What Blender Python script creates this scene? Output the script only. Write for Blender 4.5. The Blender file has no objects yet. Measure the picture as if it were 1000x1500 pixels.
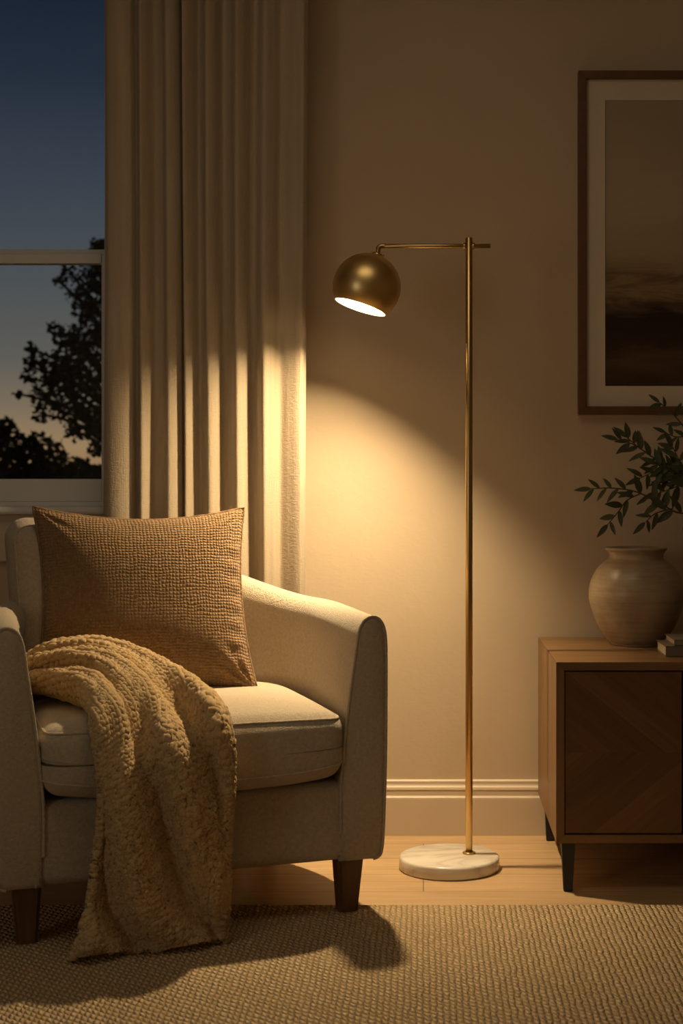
import bpy, bmesh, math, random
import numpy as np
from mathutils import Vector, Matrix, noise as mnoise
random.seed(7); rng = np.random.default_rng(11)
S = bpy.context.scene
COL = S.collection
PI = math.pi

# ------------------------------------------------------------------ render look
S.view_settings.view_transform = 'Standard'
S.view_settings.look = 'None'
S.view_settings.gamma = 1.0
S.view_settings.exposure = 0.0
S.view_settings.use_curve_mapping = False
try:
    S.cycles.use_denoising = True
    S.cycles.max_bounces = 12
    S.cycles.diffuse_bounces = 8
    S.cycles.glossy_bounces = 4
    S.cycles.transparent_max_bounces = 8
    S.cycles.sample_clamp_indirect = 6.0
    S.cycles.blur_glossy = 0.6
except Exception:
    pass

# ------------------------------------------------------------------ helpers
def link(o, parent=None):
    COL.objects.link(o)
    if parent: o.parent = parent
    return o

def tag(o, label=None, cat=None, group=None, kind=None):
    if label: o['label'] = label
    if cat: o['category'] = cat
    if group: o['group'] = group
    if kind: o['kind'] = kind
    return o

def empty(name, loc=(0, 0, 0), rz=0.0):
    o = bpy.data.objects.new(name, None)
    o.empty_display_size = 0.1
    o.location = loc; o.rotation_euler = (0, 0, rz)
    return link(o)

def mesh_obj(name, verts, faces, mats, parent=None, smooth=True, midx=None, uvs=None):
    me = bpy.data.meshes.new(name)
    me.from_pydata([tuple(map(float, v)) for v in verts], [], faces)
    if not isinstance(mats, (list, tuple)): mats = [mats]
    for m in mats: me.materials.append(m)
    if smooth: me.polygons.foreach_set('use_smooth', [True]*len(me.polygons))
    if midx is not None: me.polygons.foreach_set('material_index', midx)
    if uvs is not None:
        ul = me.uv_layers.new(name='UVMap')
        li = np.zeros(len(me.loops), dtype=np.int32); me.loops.foreach_get('vertex_index', li)
        ul.data.foreach_set('uv', np.asarray(uvs, dtype=np.float32)[li].ravel())
    me.update()
    return link(bpy.data.objects.new(name, me), parent)

def bm_obj(name, bm, mats, parent=None, smooth=False):
    bmesh.ops.recalc_face_normals(bm, faces=bm.faces)
    me = bpy.data.meshes.new(name); bm.to_mesh(me); bm.free()
    if not isinstance(mats, (list, tuple)): mats = [mats]
    for m in mats: me.materials.append(m)
    if smooth: me.polygons.foreach_set('use_smooth', [True]*len(me.polygons))
    return link(bpy.data.objects.new(name, me), parent)

def add_box(bm, lo, hi, bevel=0.0, seg=2):
    r = bmesh.ops.create_cube(bm, size=1.0)
    c = [(a+b)/2 for a, b in zip(lo, hi)]; s = [b-a for a, b in zip(lo, hi)]
    for v in r['verts']: v.co = Vector([c[i]+v.co[i]*s[i] for i in range(3)])
    if bevel > 0:
        es = list({e for v in r['verts'] for e in v.link_edges})
        bmesh.ops.bevel(bm, geom=es, offset=bevel, segments=seg, profile=0.5, affect='EDGES')

def box_obj(name, lo, hi, mat, parent=None, bevel=0.0, seg=2):
    bm = bmesh.new(); add_box(bm, lo, hi, bevel, seg)
    return bm_obj(name, bm, mat, parent)

def lathe(name, prof, mat, parent=None, n=64, midx_fn=None, closed_profile=False, mw=None):
    verts, faces, mi = [], [], []
    for (r, z) in prof:
        for k in range(n):
            a = 2*PI*k/n
            verts.append(Vector((r*math.cos(a), r*math.sin(a), z)))
    m = len(prof)
    for i in range(m-1 if not closed_profile else m):
        j = (i+1) % m
        for k in range(n):
            k2 = (k+1) % n
            faces.append((i*n+k, i*n+k2, j*n+k2, j*n+k)); mi.append(midx_fn(i) if midx_fn else 0)
    if not closed_profile:
        if prof[0][0] > 1e-5: faces.append(tuple(range(n-1, -1, -1))); mi.append(midx_fn(0) if midx_fn else 0)
        if prof[-1][0] > 1e-5: faces.append(tuple((m-1)*n+k for k in range(n))); mi.append(midx_fn(m-2) if midx_fn else 0)
    if mw is not None: verts = [mw @ v for v in verts]
    o = mesh_obj(name, verts, faces, mat, parent, True, mi)
    bm = bmesh.new(); bm.from_mesh(o.data)
    bmesh.ops.remove_doubles(bm, verts=bm.verts, dist=1e-6)
    bmesh.ops.recalc_face_normals(bm, faces=bm.faces)
    bm.to_mesh(o.data); bm.free()
    return o

def sharp(o, deg=35):
    try: o.data.set_sharp_from_angle(angle=math.radians(deg))
    except Exception: pass
    return o

def tube_data(pts, rad, n=10, cap=True, closed=False):
    pts = [Vector(p) for p in pts]; N = len(pts)
    rads = rad if isinstance(rad, (list, tuple)) else [rad]*N
    verts, faces = [], []
    t0 = (pts[1]-pts[0]).normalized()
    up = Vector((0, 0, 1)) if abs(t0.z) < 0.9 else Vector((1, 0, 0))
    nrm = t0.cross(up).normalized()
    for i in range(N):
        if closed: t = (pts[(i+1) % N]-pts[i-1]).normalized()
        else: t = (pts[min(i+1, N-1)]-pts[max(i-1, 0)]).normalized()
        nrm = (nrm - t*nrm.dot(t)).normalized(); b = t.cross(nrm)
        for k in range(n):
            a = 2*PI*k/n
            verts.append(pts[i]+(nrm*math.cos(a)+b*math.sin(a))*rads[i])
    for i in range(N if closed else N-1):
        j = (i+1) % N
        for k in range(n):
            k2 = (k+1) % n
            faces.append((i*n+k, i*n+k2, j*n+k2, j*n+k))
    if cap and not closed:
        faces.append(tuple(range(n-1, -1, -1))); faces.append(tuple((N-1)*n+k for k in range(n)))
    return verts, faces

def tube(name, pts, rad, mat, parent=None, n=10, closed=False):
    v, f = tube_data(pts, rad, n, True, closed)
    o = mesh_obj(name, v, f, mat, parent)
    return sharp(o, 50)

def spline(pts, n):
    """Catmull-Rom through rows of pts, n samples, uniform parameter."""
    P = np.asarray(pts, float); m = len(P)
    t = np.linspace(0, m-1-1e-9, n); i = t.astype(int); f = (t-i)[:, None]
    g = lambda k: P[np.clip(k, 0, m-1)]
    p0, p1, p2, p3 = g(i-1), g(i), g(i+1), g(i+2)
    return 0.5*((2*p1)+(-p0+p2)*f+(2*p0-5*p1+4*p2-p3)*f**2+(-p0+3*p1-3*p2+p3)*f**3)

def grid_faces(nu, nv):
    i = np.arange(nu-1)[:, None]; j = np.arange(nv-1)[None, :]
    a = i*nv+j
    return np.stack([a, a+nv, a+nv+1, a+1], -1).reshape(-1, 4).tolist()

# ------------------------------------------------------------------ materials
class N:
    def __init__(s, name):
        s.m = bpy.data.materials.new(name); s.m.use_nodes = True
        s.t = s.m.node_tree; s.b = s.t.nodes['Principled BSDF']; s.out = s.t.nodes['Material Output']
    def n(s, typ, **kw):
        x = s.t.nodes.new(typ)
        for k, v in kw.items():
            if k in x.inputs.keys(): x.inputs[k].default_value = v
            else: setattr(x, k, v)
        return x
    def l(s, a, b): s.t.links.new(a, b)
    def val(s, sock, v):
        if isinstance(v, (int, float)): sock.default_value = v
        else: s.l(v, sock)
    def math(s, op, a, b=0.0, c=None):
        x = s.n('ShaderNodeMath', operation=op)
        s.val(x.inputs[0], a); s.val(x.inputs[1], b)
        if c is not None: s.val(x.inputs[2], c)
        return x.outputs[0]
    def coord(s, kind='Object', scale=(1, 1, 1), rot=(0, 0, 0)):
        tc = s.n('ShaderNodeTexCoord'); mp = s.n('ShaderNodeMapping')
        mp.inputs['Scale'].default_value = scale; mp.inputs['Rotation'].default_value = rot
        s.l(tc.outputs[kind], mp.inputs['Vector']); return mp.outputs['Vector']
    def noise(s, vec, scale, detail=4, rough=0.5, dist=0.0):
        x = s.n('ShaderNodeTexNoise'); s.l(vec, x.inputs['Vector'])
        x.inputs['Scale'].default_value = scale; x.inputs['Detail'].default_value = detail
        x.inputs['Roughness'].default_value = rough; x.inputs['Distortion'].default_value = dist
        return x.outputs['Fac']
    def voro(s, vec, scale, feature='F1'):
        x = s.n('ShaderNodeTexVoronoi'); x.feature = feature; s.l(vec, x.inputs['Vector'])
        x.inputs['Scale'].default_value = scale
        return x.outputs['Distance']
    def ramp(s, fac, stops, interp='LINEAR'):
        x = s.n('ShaderNodeValToRGB'); s.l(fac, x.inputs['Fac']); cr = x.color_ramp; cr.interpolation = interp
        while len(cr.elements) < len(stops): cr.elements.new(0.5)
        for e, (p, c) in zip(cr.elements, stops):
            e.position = p; e.color = (c[0], c[1], c[2], 1)
        return x.outputs['Color']
    def bump(s, h, strength=0.5, dist=0.01, prev=None):
        x = s.n('ShaderNodeBump'); s.l(h, x.inputs['Height'])
        x.inputs['Strength'].default_value = strength; x.inputs['Distance'].default_value = dist
        if prev is not None: s.l(prev, x.inputs['Normal'])
        return x.outputs['Normal']
    def set(s, color=None, rough=None, normal=None, metallic=None, spec=None, **kw):
        def put(key, v):
            if v is None: return
            i = s.b.inputs[key]
            if isinstance(v, (int, float)): i.default_value = v
            elif isinstance(v, (tuple, list)): i.default_value = (v[0], v[1], v[2], 1)
            else: s.l(v, i)
        put('Base Color', color); put('Roughness', rough); put('Metallic', metallic); put('Specular IOR Level', spec)
        if normal is not None: s.l(normal, s.b.inputs['Normal'])
        for k, v in kw.items(): put(k, v)
        return s.m

def mul(c, k): return (c[0]*k, c[1]*k, c[2]*k)

def m_wall():
    n = N('wall_plaster'); v = n.coord()
    a = n.noise(v, 2.2, 5, 0.55); b = n.noise(v, 45, 4, 0.6)
    w = n.noise(n.coord(scale=(14, 14, 60)), 3.0, 3, 0.5)
    c = n.ramp(a, [(0.25, (0.50, 0.400, 0.285)), (0.75, (0.56, 0.450, 0.322))])
    h = n.math('ADD', b, n.math('MULTIPLY', w, 0.25))
    return n.set(c, 0.85, n.bump(h, 0.2, 0.003), spec=0.2)

def m_plain(name, col, rough=0.6, spec=0.4, bumpscale=None):
    n = N(name)
    nb = n.bump(n.noise(n.coord(), bumpscale, 3), 0.15, 0.003) if bumpscale else None
    v = n.noise(n.coord(), 6, 3)
    c = n.ramp(v, [(0.2, mul(col, 0.95)), (0.8, mul(col, 1.04))])
    return n.set(c, rough, nb, spec=spec)

def m_upholstery():
    n = N('oatmeal_chenille'); v = n.coord()
    a = n.noise(v, 220, 3, 0.6, 1.5); b = n.voro(v, 330)
    d = n.noise(v, 38, 3, 0.6, 1.2)
    c = n.ramp(n.noise(v, 130, 3), [(0.3, (0.40, 0.33, 0.24)), (0.7, (0.49, 0.405, 0.30))])
    h = n.math('ADD', n.math('MULTIPLY', a, 0.8), n.math('ADD', n.math('MULTIPLY', b, 0.5), n.math('MULTIPLY', d, 0.9)))
    return n.set(c, 0.9, n.bump(h, 0.55, 0.004), spec=0.2, **{'Sheen Weight': 0.25, 'Sheen Roughness': 0.5})

def m_pillow():
    n = N('camel_waffle_weave'); tc = n.n('ShaderNodeTexCoord'); sp = n.n('ShaderNodeSeparateXYZ')
    n.l(tc.outputs['UV'], sp.inputs[0])
    ov = tc.outputs['Object']
    j1 = n.math('MULTIPLY', n.math('SUBTRACT', n.noise(ov, 26, 4), 0.5), 0.028)
    j2 = n.math('MULTIPLY', n.math('SUBTRACT', n.noise(ov, 31, 4), 0.5), 0.028)
    u = n.math('ADD', sp.outputs[0], j1); w = n.math('ADD', sp.outputs[1], j2)
    su = n.math('ABSOLUTE', n.math('SINE', n.math('MULTIPLY', u, PI*62)))
    sv = n.math('ABSOLUTE', n.math('SINE', n.math('MULTIPLY', w, PI*62)))
    h = n.math('MULTIPLY', n.math('POWER', su, 0.7), n.math('POWER', sv, 0.7))
    h2 = n.math('ADD', h, n.math('MULTIPLY', n.noise(ov, 150, 4), 1.1))
    c = n.ramp(n.noise(ov, 90, 3), [(0.3, (0.21, 0.123, 0.054)), (0.7, (0.275, 0.17, 0.08))])
    return n.set(c, 0.92, n.bump(h2, 0.9, 0.0035), spec=0.15, **{'Sheen Weight': 0.15})

def m_throw():
    n = N('golden_oat_wool'); v = n.coord()
    c = n.ramp(n.noise(v, 70, 4), [(0.3, (0.40, 0.27, 0.13)), (0.7, (0.52, 0.37, 0.19))])
    return n.set(c, 0.95, n.bump(n.noise(v, 420, 3, 0.7), 0.35, 0.002), spec=0.1, **{'Sheen Weight': 0.15})

def m_curtain():
    n = N('linen_curtain')
    a = n.noise(n.coord(scale=(1, 1, 0.12)), 260, 3, 0.6); b = n.noise(n.coord(scale=(0.25, 0.25, 1)), 320, 3, 0.6)
    g = n.noise(n.coord(), 60, 4, 0.6, 1.5)
    c = n.ramp(n.noise(n.coord(scale=(1, 1, 0.06)), 40, 3), [(0.3, (0.39, 0.315, 0.225)), (0.7, (0.46, 0.38, 0.28))])
    h = n.math('ADD', n.math('ADD', a, b), g)
    return n.set(c, 0.9, n.bump(h, 0.4, 0.003), spec=0.15, **{'Sheen Weight': 0.1})

def m_rug():
    n = N('woven_jute'); v = n.coord()
    jn = n.noise(v, 30, 3, 0.6); jx = n.math('MULTIPLY', n.math('SUBTRACT', jn, 0.5), 0.012)
    jy = n.math('MULTIPLY', n.math('SUBTRACT', n.noise(v, 24, 3, 0.6, 1), 0.5), 0.016)
    sp = n.n('ShaderNodeSeparateXYZ'); n.l(v, sp.inputs[0])
    x = n.math('DIVIDE', n.math('ADD', sp.outputs[0], jx), 0.0125)
    y = n.math('DIVIDE', n.math('ADD', sp.outputs[1], jy), 0.020)
    col = n.math('FLOOR', x)
    off = n.math('MULTIPLY', n.math('FLOORED_MODULO', col, 2.0), 0.5)
    fx = n.math('FRACT', x)
    yy = n.math('ADD', n.math('ADD', y, off), n.math('MULTIPLY', fx, 0.45))
    row = n.math('FLOOR', yy)
    fy = n.math('FRACT', yy)
    h = n.math('MULTIPLY', n.math('POWER', n.math('SINE', n.math('MULTIPLY', fx, PI)), 0.6),
               n.math('POWER', n.math('SINE', n.math('MULTIPLY', fy, PI)), 0.6))
    cb = n.n('ShaderNodeCombineXYZ'); n.l(col, cb.inputs[0]); n.l(row, cb.inputs[1])
    wn = n.n('ShaderNodeTexWhiteNoise'); wn.noise_dimensions = '2D'; n.l(cb.outputs[0], wn.inputs['Vector'])
    hh = n.math('MULTIPLY', h, n.math('ADD', 0.7, n.math('MULTIPLY', wn.outputs['Value'], 0.5)))
    t = n.math('ADD', n.math('MULTIPLY', wn.outputs['Value'], 0.5), n.math('MULTIPLY', n.noise(v, 5, 4), 0.5))
    c = n.ramp(t, [(0.1, (0.45, 0.32, 0.175)), (0.5, (0.59, 0.43, 0.25)), (0.9, (0.71, 0.535, 0.335))])
    nb = n.bump(n.noise(n.coord(scale=(1, 0.4, 1)), 500, 2), 0.3, 0.002)
    return n.set(c, 0.95, n.bump(hh, 1.0, 0.010, nb), spec=0.1)

def m_floor():
    n = N('oak_planks'); v = n.coord()
    br = n.n('ShaderNodeTexBrick'); n.l(v, br.inputs['Vector'])
    br.offset = 0.68; br.inputs['Bias'].default_value = 0.0; br.inputs['Scale'].default_value = 1.0
    br.inputs['Brick Width'].default_value = 3.5; br.inputs['Row Height'].default_value = 0.16
    br.inputs['Mortar Size'].default_value = 0.0012; br.inputs['Mortar Smooth'].default_value = 0.2
    br.inputs['Color1'].default_value = (0.50, 0.34, 0.185, 1); br.inputs['Color2'].default_value = (0.56, 0.385, 0.215, 1)
    br.inputs['Mortar'].default_value = (0.12, 0.07, 0.035, 1)
    g = n.noise(n.coord(scale=(0.7, 9, 1)), 5, 6, 0.6, 0.6)
    gc = n.ramp(g, [(0.25, (0.72, 0.70, 0.68)), (0.7, (1.06, 1.05, 1.05))])
    mx = n.n('ShaderNodeMix', data_type='RGBA', blend_type='MULTIPLY'); mx.inputs[0].default_value = 1.0
    n.l(br.outputs['Color'], mx.inputs[6]); n.l(gc, mx.inputs[7])
    return n.set(mx.outputs[2], 0.42, n.bump(g, 0.08, 0.002), spec=0.4)

def m_wood(name, dark, light, scale=(1.2, 14, 14), rough=0.45):
    n = N(name)
    g = n.noise(n.coord(scale=scale), 3.0, 6, 0.6, 0.5)
    c = n.ramp(g, [(0.25, dark), (0.75, light)])
    return n.set(c, rough, n.bump(g, 0.06, 0.002), spec=0.4)

def m_chevron(zmid):
    n = N('walnut_chevron_veneer'); tc = n.n('ShaderNodeTexCoord'); sp = n.n('ShaderNodeSeparateXYZ')
    n.l(tc.outputs['Object'], sp.inputs[0])
    x, z = sp.outputs[0], sp.outputs[2]
    az = n.math('ABSOLUTE', n.math('SUBTRACT', z, zmid))
    t = n.math('ADD', n.math('MULTIPLY', x, 0.8), az)           # strips meeting in arrowheads at mid height
    k = n.math('FLOOR', n.math('DIVIDE', t, 0.052))
    up = n.math('GREATER_THAN', z, zmid)
    cb = n.n('ShaderNodeCombineXYZ'); n.l(k, cb.inputs[0]); n.l(up, cb.inputs[1])
    wn = n.n('ShaderNodeTexWhiteNoise'); wn.noise_dimensions = '2D'; n.l(cb.outputs[0], wn.inputs['Vector'])
    q = n.n('ShaderNodeCombineXYZ'); n.l(n.math('MULTIPLY', t, 22.0), q.inputs[0])
    n.l(n.math('SUBTRACT', x, az), q.inputs[1]); n.l(up, q.inputs[2])
    g = n.noise(q.outputs[0], 3.5, 5, 0.6, 0.4)
    f = n.math('ADD', n.math('MULTIPLY', wn.outputs['Value'], 0.35), n.math('MULTIPLY', g, 0.65))
    c = n.ramp(f, [(0.15, (0.085, 0.042, 0.018)), (0.85, (0.20, 0.10, 0.045))])
    return n.set(c, 0.45, None, spec=0.35)

def m_brass(name, col, rough):
    n = N(name)
    g = n.noise(n.coord(scale=(1, 1, 40)), 30, 3)
    r = n.math('ADD', rough, n.math('MULTIPLY', g, 0.06))
    return n.set(col, r, None, 1.0)

def m_marble():
    n = N('white_marble'); v = n.coord()
    a = n.noise(n.coord(scale=(.6, 1.5, 1), rot=(0, 0, .6)), 5.0, 4, 0.5, 1.2)
    vein = n.math('ABSOLUTE', n.math('SUBTRACT', a, 0.5))
    c = n.ramp(vein, [(0.0, (0.56, 0.50, 0.42)), (0.03, (0.64, 0.59, 0.52)), (0.10, (0.70, 0.66, 0.59))])
    return n.set(c, 0.22, None, spec=0.5)

def m_vase():
    n = N('stoneware'); v = n.coord()
    rings = n.noise(n.coord(scale=(0.6, 0.6, 14)), 8, 4, 0.6, 0.4)
    spots = n.noise(v, 9, 5, 0.65, 0.5)
    f = n.math('ADD', n.math('MULTIPLY', rings, 0.45), n.math('MULTIPLY', spots, 0.55))
    c = n.ramp(f, [(0.30, (0.27, 0.19, 0.115)), (0.55, (0.42, 0.315, 0.20)), (0.75, (0.52, 0.40, 0.27))])
    return n.set(c, 0.33, n.bump(rings, 0.25, 0.004), spec=0.5)

def m_art(z0, z1):
    n = N('landscape_painting'); tc = n.n('ShaderNodeTexCoord'); sp = n.n('ShaderNodeSeparateXYZ')
    n.l(tc.outputs['Object'], sp.inputs[0])
    z = n.math('DIVIDE', n.math('SUBTRACT', sp.outputs[2], z0), z1-z0)
    d = n.noise(n.coord(scale=(1.4, 1, 7)), 3.0, 6, 0.65, 0.8)
    f = n.math('ADD', z, n.math('MULTIPLY', n.math('SUBTRACT', d, 0.5), 0.24))
    c = n.ramp(f, [(0.0, (0.055, 0.03, 0.014)), (0.09, (0.10, 0.058, 0.026)), (0.15, (0.045, 0.025, 0.012)), (0.24, (0.028, 0.016, 0.009)),
                   (0.29, (0.10, 0.06, 0.028)), (0.335, (0.27, 0.18, 0.09)), (0.37, (0.16, 0.10, 0.055)),
                   (0.40, (0.28, 0.20, 0.115)), (0.48, (0.36, 0.275, 0.18)), (0.65, (0.42, 0.33, 0.235)), (1.0, (0.36, 0.285, 0.20))])
    return n.set(c, 0.7, n.bump(d, 0.15, 0.002), spec=0.2)

def m_leaf(name, dark, light):
    n = N(name)
    c = n.ramp(n.noise(n.coord(), 14, 3), [(0.3, dark), (0.7, light)])
    return n.set(c, 0.55, None, spec=0.3)

def m_emit(name, col, strength):
    n = N(name); n.set((0, 0, 0), 0.5)
    n.b.inputs['Emission Color'].default_value = (*col, 1); n.b.inputs['Emission Strength'].default_value = strength
    return n.m

def m_glass():
    n = N('window_glass')
    tr = n.n('ShaderNodeBsdfTransparent'); gl = n.n('ShaderNodeBsdfGlossy'); gl.inputs['Roughness'].default_value = 0.02
    tr.inputs['Color'].default_value = (0.95, 0.96, 0.96, 1)
    fr = n.n('ShaderNodeFresnel'); fr.inputs['IOR'].default_value = 1.45
    mx = n.n('ShaderNodeMixShader'); n.l(n.math('MULTIPLY', fr.outputs[0], 0.6), mx.inputs[0])
    n.l(tr.outputs[0], mx.inputs[1]); n.l(gl.outputs[0], mx.inputs[2]); n.l(mx.outputs[0], n.out.inputs['Surface'])
    return n.m

M = dict(
    wall=m_wall(), ceiling=m_plain('ceiling_paint', (0.42, 0.37, 0.30), 0.9, 0.2, 40),
    trim=m_plain('cream_trim_paint', (0.60, 0.50, 0.375), 0.45, 0.4),
    sash=m_plain('white_window_paint', (0.70, 0.70, 0.68), 0.4, 0.45),
    upholstery=m_upholstery(), pillow=m_pillow(), throw=m_throw(), curtain=m_curtain(), rug=m_rug(), floor=m_floor(),
    walnut=m_wood('walnut_case', (0.15, 0.078, 0.030), (0.235, 0.13, 0.055), (1.2, 14, 14)),
    walnut_v=m_wood('walnut_panel', (0.15, 0.078, 0.030), (0.235, 0.13, 0.055), (14, 14, 1.2)),
    legwood=m_wood('dark_leg_wood', (0.085, 0.042, 0.018), (0.17, 0.085, 0.036), (14, 14, 1.5), 0.4),
    framewood=m_wood('frame_wood', (0.10, 0.045, 0.018), (0.16, 0.075, 0.03), (10, 10, 10), 0.45),
    black=m_plain('black_steel', (0.02, 0.018, 0.016), 0.5, 0.4), recess=m_plain('shadow_gap', (0.03, 0.017, 0.009), 0.7, 0.2),
    brass=m_brass('brushed_brass', (0.60, 0.41, 0.17), 0.26), brass_shade=m_brass('antique_brass', (0.78, 0.565, 0.245), 0.34),
    lining=m_plain('white_shade_enamel', (0.85, 0.82, 0.76), 0.5, 0.3),
    bulb=m_emit('warm_bulb', (1.0, 0.74, 0.41), 1480.0), marble=m_marble(), vase=m_vase(),
    mat_board=m_plain('picture_mat', (0.64, 0.545, 0.415), 0.9, 0.1), leaf=m_leaf('olive_leaf', (0.045, 0.052, 0.02), (0.075, 0.08, 0.032)),
    twig=m_plain('twig', (0.09, 0.06, 0.03), 0.8, 0.2),
    tree_leaf=m_leaf('tree_leaf', (0.025, 0.035, 0.018), (0.05, 0.06, 0.03)), bark=m_plain('bark', (0.05, 0.04, 0.03), 0.9, 0.1, 20),
    grass=m_plain('garden_grass', (0.03, 0.04, 0.02), 0.95, 0.1, 8),
    cover=m_plain('taupe_book_cover', (0.20, 0.145, 0.10), 0.7, 0.25), cover2=m_plain('grey_book_cover', (0.24, 0.19, 0.14), 0.7, 0.25),
    pages=m_plain('book_pages', (0.55, 0.46, 0.34), 0.9, 0.1), glass=m_glass(),
)

# ------------------------------------------------------------------ room shell
XL, XR, YB, YF, ZC = -2.7, 2.5, 4.275, -1.6, 2.72
WX0, WX1, WZ0, WZ1 = -2.05, -0.835, 0.915, 2.50      # window opening
def struct(o): return tag(o, kind='structure')

struct(box_obj('floor', (XL-.1, YF-.1, -0.1), (XR+.1, YB+.15, 0.0), M['floor']))
struct(box_obj('ceiling', (XL-.1, YF-.1, ZC), (XR+.1, YB+.15, ZC+.1), M['ceiling']))
bm = bmesh.new()
for lo, hi in [((XL, YB, 0), (WX0, YB+.15, ZC)), ((WX1, YB, 0), (XR, YB+.15, ZC)),
               ((WX0, YB, 0), (WX1, YB+.15, WZ0)), ((WX0, YB, WZ1), (WX1, YB+.15, ZC))]:
    add_box(bm, lo, hi)
struct(bm_obj('wall_back', bm, M['wall']))
struct(box_obj('wall_left', (XL-.1, YF, 0), (XL, YB+.15, ZC), M['wall']))
struct(box_obj('wall_right', (XR, YF, 0), (XR+.1, YB+.15, ZC), M['wall']))
struct(box_obj('wall_front', (XL, YF-.1, 0), (XR, YF, ZC), M['wall']))

# baseboard: moulded profile extruded along the wall
prof = [(0, 0), (.022, 0), (.022, .102), (.0215, .106), (.018, .109), (.0165, .111), (.0165, .124), (.018, .128), (.0165, .134), (.0115, .138), (.010, .142), (.010, .150), (.006, .1535), (0, .1535)]
vs, fs = [], []
for x in (XL, XR):
    for (o_, z) in prof: vs.append((x, YB-o_, z))
n_ = len(prof)
for i in range(n_-1): fs.append((i, i+1, n_+i+1, n_+i))
fs += [tuple(range(n_-1, -1, -1)), tuple(range(n_, 2*n_))]
struct(mesh_obj('baseboard_back', vs, fs, M['trim'], None, False))

# window
win = empty('window_1', ((WX0+WX1)/2, YB, WZ0)); struct(win)
def wpart(name, boxes, mat, bev=0.003):
    bm = bmesh.new()
    for lo, hi in boxes: add_box(bm, lo, hi, bev, 2)
    o = bm_obj(name, bm, mat); o.parent = win; o.matrix_parent_inverse = Matrix.Translation(win.location).inverted(); return o
MIDZ = 1.628
wpart('window_frame', [((WX0, YB+.02, WZ0), (WX0+.03, YB+.13, WZ1)), ((WX1-.03, YB+.02, WZ0), (WX1, YB+.13, WZ1)),
                       ((WX0+.03, YB+.02, WZ1-.03), (WX1-.03, YB+.13, WZ1)), ((WX0+.03, YB+.02, WZ0), (WX1-.03, YB+.13, WZ0+.018))], M['sash'], .0015)
wpart('lower_sash', [((WX0+.03, YB+.03, WZ0+.018), (WX0+.075, YB+.065, MIDZ+.005)), ((WX1-.075, YB+.03, WZ0+.018), (WX1-.03, YB+.065, MIDZ+.005)),
                     ((WX0+.075, YB+.03, WZ0+.018), (WX1-.075, YB+.065, .997)), ((WX0+.075, YB+.026, MIDZ-.022), (WX1-.075, YB+.065, MIDZ+.005))], M['sash'], .0015)
wpart('upper_sash', [((WX0+.03, YB+.07, MIDZ-.01), (WX0+.075, YB+.105, WZ1-.03)), ((WX1-.075, YB+.07, MIDZ-.01), (WX1-.03, YB+.105, WZ1-.03)),
                     ((WX0+.075, YB+.07, WZ1-.075), (WX1-.075, YB+.105, WZ1-.03)), ((WX0+.075, YB+.07, MIDZ-.01), (WX1-.075, YB+.105, MIDZ+.024))], M['sash'], .0015)
wpart('window_pane', [((WX0+.07, YB+.045, .995), (WX1-.07, YB+.049, MIDZ-.02))], M['glass'], 0)
wpart('window_pane', [((WX0+.07, YB+.085, MIDZ+.02), (WX1-.07, YB+.089, WZ1-.07))], M['glass'], 0)
wpart('window_sill', [((WX0-.06, YB-.045, .898), (WX1+.06, YB+.03, .921))], M['sash'], 0.008)
wpart('window_apron', [((WX0-.04, YB-.016, .765), (WX1+.04, YB+.002, .899))], M['trim'], 0.004)

# ------------------------------------------------------------------ curtain
CP = [(150, -.012), (158, .010), (175, .018), (190, .008), (197, -.018), (205, .020), (214, .008), (224, -.022), (236, -.012), (245, .022), (255, .014),
      (263, -.010), (266, -.028), (270, .020), (280, .006), (290, -.024), (298, -.010), (305, .022), (316, .010), (326, -.024), (338, -.012), (348, .024),
      (358, .014), (368, -.016), (376, -.016), (388, .026), (400, .014), (411, -.010), (424, .001), (437, .015), (444, .016), (449, -.006)]
cp = np.array([((p-620)*4.14/2230, d) for p, d in CP])
nu, nv = 640, 160
prof_c = spline(cp, nu)
zc = np.linspace(0.012, ZC-.005, nv)
U, Z = np.meshgrid(np.arange(nu), zc, indexing='ij')
Xc = prof_c[:, 0][:, None] + 0.004*np.sin(Z*1.7+prof_c[:, 0][:, None]*9)*np.ones_like(Z)
Dc = prof_c[:, 1][:, None]*(1.0+0.12*np.sin(Z*1.3+prof_c[:, 0][:, None]*14)) + 0.003*np.sin(Z*3.1+prof_c[:, 0][:, None]*37)
Yc = 4.143 - Dc*0.95
V = np.stack([Xc, Yc, Z], -1).reshape(-1, 3)
cur = mesh_obj('curtain_panel', V, grid_faces(nu, nv), M['curtain'])
md = cur.modifiers.new('thick', 'SOLIDIFY'); md.thickness = 0.003; md.offset = -1
tag(cur, 'long cream linen curtain hanging in pleats beside the dusk window', 'curtain')

# ------------------------------------------------------------------ rug
rx0, rx1, ry0, ry1 = -2.4, 2.3, 0.9, 3.53
nxr = 900
bm = bmesh.new(); add_box(bm, (rx0, ry0, 0.0), (rx1, ry1, 0.011), 0.004, 3)
rug = bm_obj('area_rug', bm, M['rug'])
tag(rug, 'flat woven jute rug covering the oak floor in the foreground', 'rug')

# ------------------------------------------------------------------ armchair
KX = 0.357; CC = 1/math.sqrt(1+KX*KX); SS = KX*CC
BASE = Vector((-0.082, 3.46, 0)) - 0.435*Vector((CC, SS, 0))
ANG = math.atan2(SS, CC)
chair = empty('armchair', BASE, ANG)
tag(chair, 'oatmeal upholstered low armchair with curved arms below the window', 'armchair')

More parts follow.
